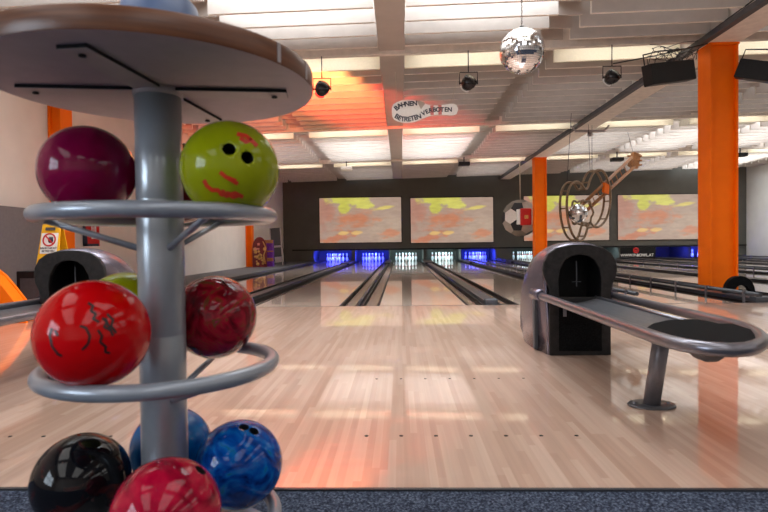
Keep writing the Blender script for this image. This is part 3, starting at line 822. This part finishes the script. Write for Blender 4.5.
# pin-shaped sign
P = on_y(425, 110.5, 8.3); W = 66*8.3/F
r = empty('hanging_sign', P, 'bowling pin shaped hanging sign reading BAHNEN BETRETEN VERBOTEN', 'sign')
prof = [(-.5,0),(-.495,.07),(-.47,.115),(-.42,.145),(-.35,.168),(-.27,.178),(-.19,.172),(-.11,.15),(-.03,.12),(.05,.088),(.12,.074),(.2,.07),(.3,.078),(.38,.09),(.43,.088),(.475,.065),(.5,0)]
out = [(x*W, 0, z*W*.98) for x, z in prof]+[(x*W, 0, -z*W*.98) for x, z in reversed(prof[1:-1])]
b = MB(); b.prism(out, (0,.03,0)); sg = b.build('board', M['white'], r, rot=(0,-.02,0))
b = MB()
for x0, x1 in ((.08,.13),(.2,.25)): b.box(x0*W, x1*W, -.004, 0, -.072*W, .072*W)
b.build('neck_stripes', M['palepink'], r, rot=(0,-.02,0))
def arc_text(txt, pts, size):
    # letters along a polyline (x,z in sign widths)
    P2 = [Vector(p) for p in pts]; L = [0]
    for i in range(len(P2)-1): L.append(L[-1]+(P2[i+1]-P2[i]).length)
    for i, ch in enumerate(txt):
        if ch == ' ': continue
        s = L[-1]*(i+.5)/len(txt); j = 0
        while j < len(L)-2 and L[j+1] < s: j += 1
        t = (s-L[j])/(L[j+1]-L[j]); p = P2[j].lerp(P2[j+1], t); dv = P2[j+1]-P2[j]; a = math.atan2(dv.y, dv.x)
        m = Matrix.Translation((p.x*W, -.003, p.y*W)) @ RX @ Matrix.Rotation(a, 4, 'Z')
        text_mesh(ch, size*W, M['ink'], 'letter', sg, M4=m, bold=.003)
arc_text('BAHNEN', [(-.45,.03),(-.38,.085),(-.28,.105),(-.12,.112)], .098)
arc_text('BETRETEN', [(-.45,-.06),(-.36,-.115),(-.25,-.125),(-.07,-.085)], .098)
arc_text('VERBOTEN', [(-.05,-.055),(.05,-.01),(.15,.005),(.40,-.005)], .092)
b = MB()
tp1 = on_y(395, 72, 8.3)-P; tp2 = on_y(460, 70, 8.3)-P
b.tube([(-.42*W,.01,.1), tp1], .004, 5); b.tube([(.38*W,.01,.07), tp2], .004, 5); b.build('string', M['wire'], r)
b = MB(); b.prism([(-.13*W,-.003,.16*W),(-.06*W,-.003,.02*W),(0,-.003,.1*W),(-.02*W,-.003,.13*W)],(0,.002,0)); b.build('worn_patch', M['soccgrey'], r)

# speakers by the column
def speaker(p0, p1, hgt, label, wire=True):
    mid = (p0+p1)/2; r = empty('wall_speaker', mid, label, 'speaker', 'black speaker panels by the orange column')
    dv = p1-p0; u = dv.normalized(); n = u.cross(Vector((0,0,1))).normalized(); upv = n.cross(u) if n.cross(u).z > 0 else u.cross(n)
    m = Matrix((u, n, upv)).transposed().to_4x4(); L = dv.length/2
    b = MB(); b.box(-L, L, -.06, .10, -hgt/2, hgt/2, mat=m); b.build('cabinet', M['black'], r, bevel=.012)
    b = MB(); b.box(-L+.03, -L+.05, -.068, -.06, -.01, .01, mat=m); b.build('screw', M['steel'], r)
    b = MB(); s = 1
    b.tube([m @ Vector((-L,0,hgt/2)), m @ Vector((-L,0,hgt/2+.14)), m @ Vector((-L*.3,0,hgt/2+.17)), m @ Vector((L,0.0,hgt/2+.17))], .01, 6)
    b.build('bracket', M['dwire'], r)
speaker(on_y(646, 76, 7.6), on_y(689, 70.8, 8.0), .28, 'long black speaker panel hanging left of the wide orange column')
speaker(on_y(738, 69, 8.0), on_y(794, 76, 7.6), .26, 'long black speaker panel hanging right of the wide orange column')
# cable tangle
b = MB(); rr = random.Random(5); base = on_y(676, 54, 8.1)
for k in range(11):
    q = [base+Vector((rr.uniform(-.4,.35), rr.uniform(-.1,.1), rr.uniform(-.16,.16))) for _ in range(5)]
    q.sort(key=lambda v: v.x); pts = []
    for i in range(len(q)-1):
        for t in range(5): pts.append(q[i].lerp(q[i+1], t/5)+Vector((0,0,.03*math.sin(t*PI/5))))
    b.tube(pts, .0045, 5)
b.tube([base+Vector((-.9,0,-.12)), base+Vector((-.3,0,-.02)), base+Vector((.45,0,.14))], .009, 6)
tg = b.build('cable_tangle', M['dwire']); tag(tg, 'tangle of black cables under the beam beside the wide orange column', 'cables')

# projectors
def projector(px, py, Y, mat, label, w=.38):
    c = on_y(px, py, Y); r = empty('projector', c, label, 'projector', 'projectors under the ceiling')
    b = MB(); b.box(-w/2, w/2, -.14, .14, -.06, .06); b.build('body', mat, r, bevel=.02)
    b = MB(); b.tube([(w*.2,.14,0),(w*.2,.18,0)], .04, 14); b.build('lens', M['black'], r)
    b = MB(); b.tube([(0,0,.06),(0,0,max(.1, ceil_z(c.x)-c.z+.02))], .02, 8); b.build('mount', M['dwire'], r)
projector(346.5, 168.5, 18.7, M['white'], 'small pale projector under ceiling above the leftmost screen')
projector(464, 164, 18.7, M['black'], 'small dark projector under ceiling above the second screen')
projector(617, 159.5, 18.7, M['black'], 'small dark projector under ceiling right of the guitar sculpture')
projector(740, 155, 18.7, M['black'], 'small dark projector under ceiling right of the wide orange column')

# faceted football
c = on_y(520.5, 218, 19.6); R = 20.3*19.6/F
r = empty('football_lamp', c, 'big faceted football hanging behind the narrow orange column', 'hanging football')
bm = bmesh.new(); bmesh.ops.create_icosphere(bm, subdivisions=1, radius=R*1.05)
bmesh.ops.bevel(bm, geom=bm.verts[:], offset=33.3, offset_type='PERCENT', segments=1, affect='VERTICES', profile=.5)
bmesh.ops.remove_doubles(bm, verts=bm.verts[:], dist=.002)
rg2 = random.Random(4)
for f in bm.faces: f.material_index = 1 if len(f.verts) == 5 else rg2.choice((0, 0, 2, 3))
bm.transform(Euler((.3,.5,.25)).to_matrix().to_4x4())
q = MB(); q.bm.free(); q.bm = bm; q.build('shell', [M['soccgrey'], M['soccdark'], M['socc2'], M['socc3']], r)
b = MB(); b.box(-.16,.22,-R-.03,-R+.2,-.28,.3); b.build('red_plate', M['red'], r, bevel=.05)
b = MB(); b.box(-.26,-.16,-R-.0,-R+.2,-.25,.27); b.box(.22,.3,-R-.0,-R+.2,-.25,.27); b.build('side_plate', M['white'], r, bevel=.02)
b = MB(); b.box(-.03,.1,-R-.036,-R-.03,-.06,.06); b.build('badge', M['gold'], r)
b = MB(); b.tube([(0,0,R*.9),(-.02,0,ceil_z(c.x)-c.z+.05)], .02, 6); b.build('cord', M['wire'], r)

# guitar sculpture
GY = 13.3
def gp(px, py, dn=0):
    # plane through (583,205) turned about the vertical
    o = on_y(583, 205, GY); n = Vector((math.sin(.75), -math.cos(.75), 0))
    d = ray(px, py); t = (o-Vector((0,0,CAMZ))).dot(n)/d.dot(n)
    return Vector((0,0,CAMZ))+d*t+n*dn
O = on_y(583, 205, GY)
r = empty('guitar_sculpture', O, 'large guitar made of brown ladder frames hanging before the third screen', 'hanging sculpture')
outl = [(572,241),(566,236),(562,225),(560,212),(560,199),(562,189),(566,183),(571,182),(575,185),(578,190),(581,189),(583,181),(587,173),(592,170),(597,172),(601,179),(604,191),(604,205),(601,217),(596,225),(590,228),(586,226),(583,222),(581,227),(579,235),(576,240)]
def smooth_closed(p, n=3):
    for _ in range(n-1):
        q = []
        for i in range(len(p)):
            a, c2 = Vector(p[i]), Vector(p[(i+1)%len(p)]); q += [a.lerp(c2,.25), a.lerp(c2,.75)]
        p = q
    return p
so = smooth_closed(outl, 2)
ringA = [gp(*p)-O for p in so]; ringB = [gp(*p, .17)-O for p in so]
b = MB(); b.tube(ringA, .028, 6, closed=True); b.tube(ringB, .028, 6, closed=True)
for k in range(0, len(so), 3): b.tube([ringA[k], ringB[k]], .018, 5)
b.build('body_frame', M['brass'], r)
b = MB(); nl = []
for dx in (0, 7):
    A = gp(573+dx*.4, 210+dx, .1)-O; Bq = gp(628+dx*.5, 158+dx*1.2, .1)-O
    # neck in world: keep modest depth
    b.tube([A, Bq], .045, 6); nl.append((A, Bq))
for k in range(1, 12): b.tube([nl[0][0].lerp(nl[0][1], k/12), nl[1][0].lerp(nl[1][1], k/12)], .012, 5)
b.build('neck', M['rust'], r)
b = MB(); hc = gp(631, 161, .1)-O
b.box(-.12,.12,-.05,.05,-.2,.2, mat=Matrix.Translation(hc) @ Euler((0,.25,.3)).to_matrix().to_4x4())
for k in range(3):
    for s in (-1,1): b.tube([hc+Vector((s*.1,0,-.12+.12*k)), hc+Vector((s*.19,0,-.12+.12*k))], .025, 6)
b.build('headstock', M['rust'], r)
b = MB(); pc = gp(600, 189, .15)-O; b.box(-.12,.12,-.03,.03,-.12,.12, mat=Matrix.Translation(pc) @ Euler((0,.2,.75)).to_matrix().to_4x4()); b.build('neck_plate', M['orange'], r)
b = MB(); cc = gp(572, 213, .13)-O
fl2 = []
for k in range(36):
    a = 2*PI*k/36; rr2 = .30+.035*math.cos(6*a); fl2.append(cc+Vector((math.cos(.75)*math.cos(a)*rr2, math.sin(.75)*math.cos(a)*rr2, math.sin(a)*rr2*.9)))
b.tube(fl2, .025, 6, closed=True); b.tube([p+Vector((.15,-.16,0)) for p in fl2], .025, 6, closed=True); b.build('sound_ring', M['brass'], r)
b = MB(); b.lathe([(.215*math.sin(PI*k/14), -.215*math.cos(PI*k/14)) for k in range(15)], 22, smooth=False, M4=Matrix.Translation(gp(566, 214, .3)-O)); b.build('mirror_ball', M['mirror'], r)
b = MB()
for (p0, p1) in (((567,183),(573,135)),((590,170),(585,135)),((592,170),(594,135)),((634,156),(640,148))):
    A = gp(*p0)-O; tz = ceil_z(5)-O.z; q = on_y(p1[0], 150, GY+.2)-O; b = MB(); b.tube([A, Vector((A.x+(q.x-A.x)*.3, A.y, tz))], .006, 4)
    b.build('hanging_wire', M['dwire'], r)
# bracket under beam near the guitar
b = MB(); c = on_y(590, 131, 13.6)
b.box(-.36,.36,-.04,.04,-.025,.025); b.tube([(-.34,0,0),(-.46,0,.13)], .022, 6); b.tube([(.34,0,0),(.46,0,.13)], .022, 6); b.lathe([(0,-.06),(.06,-.04),(.06,.05),(0,.05)], 12, c=(0,0,-.08))
o = b.build('hanging_bracket', M['bracket'], loc=c); tag(o, 'grey steel bracket bar under the pale beam above the guitar sculpture', 'bracket')

# ------------------------------------------------------------------ left side things
# grey partition
b = MB(); b.box(-5.10, -5.02, 3.5, 7.9, .0, 1.30); o = b.build('partition', M['partition']); tag(o, 'low dark grey partition panel along the left wall', 'partition')
# black box + warning sign
p = on_y(44, 298, 6.4)
b = MB(); b.box(-.22,.22,-.2,.2,0,.5); 
bx = empty('box', (on_y(47,280,6.2).x, 6.2, 0), 'black box standing under the yellow warning sign', 'box')
b.build('body', M['black'], bx, bevel=.01)
b = MB(); b.box(-.17,.17,-.21,-.2,.08,.42); b.build('front_frame', M['slate'], bx)
s0 = on_y(53, 240, 6.2)
r = empty('warning_sign', (s0.x, 6.2, .5), 'yellow folding warning sign with a red prohibition symbol on black box', 'warning sign')
h = on_y(53, 223, 6.2).z-.5
def slopebox(b, x0, x1, y0, y1, z0, z1, mi=0): b.box(x0, x1, y0, y1, z0, z1, mi)
wt = .105
for sgn, nm in ((-1,'front_board'),(1,'back_board')):
    b = MB(); b.prism([(-wt*1.25,sgn*.13,0),(wt*1.25,sgn*.13,0),(wt,sgn*.02,h-.02),(wt*.7,sgn*.02,h),(-wt*.7,sgn*.02,h),(-wt,sgn*.02,h-.02)], (0,.012,0)); fb = b.build(nm, M['yellow'], r, bevel=.003)
    if sgn == -1: FBD = fb
tilt = math.atan2(.11, h)
SM = Matrix.Translation((0,-.13,0)) @ Matrix.Rotation(-tilt, 4, 'X')
b = MB(); b.box(-wt*.92, wt*.92, -.006, -.002, h*.36, h*.80, mat=SM); lb_ = b.build('notice', M['white'], r)
b = MB(); b.lathe([(.062,0),(.078,0),(.078,.004),(.062,.004),(.062,0)], 28, M4=SM @ Matrix.Translation((0,-.007,h*.655)) @ RX)
b.box(-.066,.066,-.013,-.008,-.007,.007, mat=SM @ Matrix.Translation((0,0,h*.655)) @ Matrix.Rotation(.785,4,'Y')); b.build('prohibition_ring', M['red'], r)
b = MB(); b.lathe([(0,0),(.03,0),(.03,.003),(0,.003)], 14, M4=SM @ Matrix.Translation((.018,-.007,h*.64)) @ RX)
for k in range(4): b.box(.018-.026+.014*k, .018-.017+.014*k, -.010, -.007, h*.64+.015, h*.64+.042, mat=SM)
b.build('hand_symbol', M['ink'], r)
text_mesh('BAHN NICHT', .032, M['ink'], 'notice_text', r, M4=SM @ Matrix.Translation((0,-.008,h*.475)) @ RX)
text_mesh('BETRETEN', .032, M['ink'], 'notice_text', r, M4=SM @ Matrix.Translation((0,-.008,h*.41)) @ RX)
b = MB(); b.box(-.055,.055,-.012,-.002,h*.86,h*.92, mat=SM); b.build('handle_slot', M['slate'], r)
# red fire sign on wall
p = on_y(84, 234, 9.0); h2 = 12.5*9.0/F
r = empty('fire_sign', (-5.16, 9.0, p.z), 'red projecting fire sign with white lettering on the left wall', 'sign')
wdt = .27
b = MB(); b.box(-.13,.14,-.012,.012,-h2,h2); b.build('plate', M['red'], r)
b = MB(); b.prism([(-.13,-.016,h2),(-.09,-.016,h2),(-.05,-.016,-h2*.5),(-.05,-.016,-h2),(-.13,-.016,-h2)], (0,.004,0)); b.box(-.13,.14,-.016,-.012,-h2,-h2*.8); b.build('dark_edge', M['ink'], r)
b = MB(); b.box(.02,.10,-.016,-.012,-h2*.4,h2*.8); b.build('white_panel', M['white'], r)
text_mesh('FEUER', .07, M['red'], 'lettering', r, M4=Matrix.Translation((.06,-.018,h2*.2)) @ RX @ Matrix.Rotation(PI/2,4,'Z'))
# orange ramp
r = empty('bowling_ramp', (-3.9, 5.4, 0), 'orange triangular ball ramp at the far left edge', 'bowling ramp')
x1 = on_y(21, 300, 5.4).x+3.9; zt_ = on_y(-8, 262, 5.4).z
x1 -= .08; pr = [(x1-.8,0,0),(x1+.13,0,0),(x1+.08,0,.11),(x1-.0,0,.23),(x1-.1,0,.36),(x1-.2,0,.48),(x1-.35,0,.60),(x1-.8,0,.70)]
b = MB(); b.prism(pr, (0,.03,0)); b.prism([(p[0],.17,p[2]) for p in pr], (0,.03,0)); b.build('side_panel', M['orange'], r, bevel=.004)
b = MB()
for i in range(2, len(pr)-1):
    a, c2 = Vector(pr[i]), Vector(pr[i+1]); b.hexa([a+Vector((0,.03,-.04)), c2+Vector((0,.03,-.04)), c2+Vector((0,.17,-.04)), a+Vector((0,.17,-.04)), a+Vector((0,.03,-.02)), c2+Vector((0,.03,-.02)), c2+Vector((0,.17,-.02)), a+Vector((0,.17,-.02))])
b.build('track', M['orange'], r)
# maroon board
PZ = .05
def px_x(px, Y): return on_y(px, 250, Y).x
Yb = 18.55
x0, x1 = px_x(252.5, Yb), px_x(266.5, Yb); hb = on_y(259, 237, Yb).z-PZ; wv = (x1-x0)/2
r = empty('printed_board', ((x0+x1)/2, Yb, PZ), 'maroon round-topped printed board with gold figures by the left wall', 'display board')
pr = [(-wv,0,0),(wv,0,0),(wv*1.02,0,hb*.55)]+[(wv*math.cos(a), 0, hb*.65+hb*.35*math.sin(a)) for a in [PI*k/14 for k in range(15)]]+[(-wv*1.02,0,hb*.55)]
b = MB(); b.prism(pr, (0,.06,0)); b.build('board', M['maroon'], r, bevel=.006)
b = MB(); rg = random.Random(11)
for k in range(16):
    cx, cz, rr3 = rg.uniform(-.7,.75)*wv, rg.uniform(.06,.6)*hb, rg.uniform(.03,.07)
    b.lathe([(0,0),(rr3,0),(rr3*.9,.006),(0,.006)], 8, M4=Matrix.Translation((cx,-.002,cz)) @ RX)
for k in range(3): b.tube([(wv*.85-.05*k, -.004, .1*hb), (wv*.6, -.004, hb*.4), (wv*.95, -.004, hb*.62), (wv*.5,-.004,hb*.85)], .018, 5)
b.build('gold_print', M['gold'], r)
b = MB(); b.box(-wv*.3,wv*.05,-.01,0,hb*.72,hb*.80); b.box(-wv*.8,0,-.01,0,hb*.58,hb*.63); b.build('pale_print', M['palepink'], r)
Yc = 18.95; x0, x1 = px_x(266.5, Yc), px_x(272.5, Yc); hc_ = on_y(269, 240, Yc).z-PZ; wv = (x1-x0)/2+.03
r = empty('printed_box', ((x0+x1)/2, Yc, PZ), 'tall purple and orange printed box beside the maroon board', 'display box')
b = MB(); b.box(-wv,wv,-.12,.12,0,hc_); b.build('body', M['purple'], r)
for q0, q1 in ((.2,.33),(.88,1),(.55,.6)):
    b = MB(); b.box(-wv-.003,wv+.003,-.125,.0,hc_*q0,hc_*q1); b.build('orange_print', M['rust'], r)
# easel
Yd = 20.2; x0, x1 = px_x(272, Yd), px_x(282.5, Yd); hd = on_y(276, 227, Yd).z-PZ; wv = (x1-x0)/2
r = empty('easel', ((x0+x1)/2, Yd, PZ), 'dark two-panel easel board leaning near the corner of the far wall', 'easel')
TL = Matrix.Rotation(-.12, 4, 'X') @ Matrix.Rotation(-.08, 4, 'Y')
b = MB()
for xx in (-wv, wv): b.box(xx-.02, xx+.02, 0, .03, 0, hd, mat=TL)
b.box(-wv,wv,0,.03,hd*.48,hd*.51,mat=TL); b.build('frame', M['bracket'], r)
for q in ((.52,.99),(.22,.47)):
    b = MB(); b.box(-wv+.02,wv-.02,.0,.02,hd*q[0],hd*q[1],mat=TL); b.build('panel', M['slate'], r)
b = MB()
for xx in (-wv, wv): b.tube([(xx, .5, 0), TL @ Vector((xx*.9, .03, hd*.9))], .015, 6)
b.build('rear_leg', M['slate'], r)

# ------------------------------------------------------------------ lights
def area(loc, size, sy, power, col=(1,1,1), rot=(0,0,0)):
    l = bpy.data.lights.new('area', 'AREA'); l.shape = 'RECTANGLE'; l.size = size; l.size_y = sy; l.energy = power; l.color = col
    o = bpy.data.objects.new('lamp_or_fill_light', l); COL.objects.link(o); o.location = loc; o.rotation_euler = rot; return o
WARM = (1, .98, .955)
def fix(name, x0, x1, y, z, label):
    r = empty('fluorescent_lamp', ((x0+x1)/2, y, z), label, 'fluorescent lamp', 'fluorescent tubes between the ceiling boards')
    w = (x1-x0)/2
    b = MB(); b.tube([(-w,0,0),(w,0,0)], .018, 8); b.build('tube', M['tube'], r)
    b = MB(); b.box(-w-.03,w+.03,-.03,.03,.025,.06); b.build('housing', M['white'], r)
LN = {8.45:'first',13.75:'second',19.05:'third'}
CN = {1:'far left',2:'centre left',3:'centre right',4:'left of the pale beam',5:'right of the pale beam',6:'right',7:'far right',8:'outermost right'}
for li, y in enumerate((8.45, 13.75, 19.05)):
    for ci in range(1, 9):
        a, c = COF[ci]
        fix('f', a+.15, c-.15, y+.12, ceil_z((a+c)/2)+.13, 'thin fluorescent tube behind the %s cross beam, %s bay' % (LN[y], CN[ci]))
# area lights above the boards: bright bays, plus unseen fill added elsewhere
for (ci, y0, y1, pw) in ((2,3.6,7.0,330),(3,3.6,7.0,330),(1,3.6,7.0,110),(2,14.6,18.2,280),(3,14.6,18.2,280),(1,14.6,18.2,80),(5,14.6,18.2,130),(6,14.6,18.2,230),(7,14.6,18.2,230),(4,20,23.5,60),(2,20,23.5,50),(5,4,7.6,80),(6,4,7.6,150),(7,9,13,200),(8,15,19,200),(8,20,23.8,330),(7,20,23.5,120),(6,20,23.5,80),(5,9.6,13.2,25),(6,9.6,13.2,30),(4,9.6,13.2,22),(3,9.6,13.2,16),(4,3.8,7.6,18),(4,14.8,18.4,25),(1,9.6,13.2,15)):
    a, c = COF[ci]; area(((a+c)/2, (y0+y1)/2, 4.72), c-a-.2, y1-y0, pw, (.86, .94, 1))
# general fill: unseen area lights added behind and above the camera
for x in (-3, 1, 5, 9, 13):
    area((x, -3.5, 4.3), 2.0, 5, 62, WARM)
    area((x, 1.0, 4.3), 2.0, 2.5, 34, WARM)
# pit lights
for i, x in enumerate(LANES):
    if i in (8,): continue
    blue = i in (0,1,4,9,10); bx0 = x
    if i in (5,6,7): colr, pw = (.55,.85,1), 10
    elif blue: colr, pw = (.03,.05,1), 110
    else: colr, pw = (.6,.9,1), 22
    if i == 9: pw = 22
    area((x, BACKY+.22, ZO-.02), 1.25, .12, pw, colr, (math.radians(38),0,0))
# coloured spots from the left lamp
def spot(loc, tgt, power, col, ang, blend=.5, r=.04):
    l = bpy.data.lights.new('spot', 'SPOT'); l.energy = power; l.color = col; l.spot_size = ang; l.spot_blend = blend; l.shadow_soft_size = r
    o = bpy.data.objects.new('stage_spot', l); COL.objects.link(o); o.location = loc
    o.rotation_euler = (Vector(tgt)-Vector(loc)).to_track_quat('-Z', 'Y').to_euler()
spot((cs1.x+.02, 8.45, cs1.z-.16), (-1.9, 11.0, 3.9), 420, (1,.36,.10), 1.3)
spot((-2.6, 8.3, 2.6), (-1.15, 11.0, 3.9), 1700, (1,.06,.03), .8, .7)
spot((-2.6, 8.3, 2.6), (-3.6, 11.5, 3.9), 600, (1,.12,.06), .9, .6)

w = bpy.data.worlds.new('world'); sc.world = w; w.use_nodes = True
w.node_tree.nodes['Background'].inputs[0].default_value = (.8,.85,1,1); w.node_tree.nodes['Background'].inputs[1].default_value = .4
sc.view_settings.view_transform = 'Standard'; sc.view_settings.look = 'None'; sc.view_settings.exposure = 0; sc.view_settings.gamma = 1
sc.view_settings.use_curve_mapping = False
sc.cycles.use_denoising = True; sc.cycles.caustics_reflective = False; sc.cycles.caustics_refractive = False
sc.cycles.max_bounces = 8; sc.cycles.diffuse_bounces = 4; sc.cycles.glossy_bounces = 4
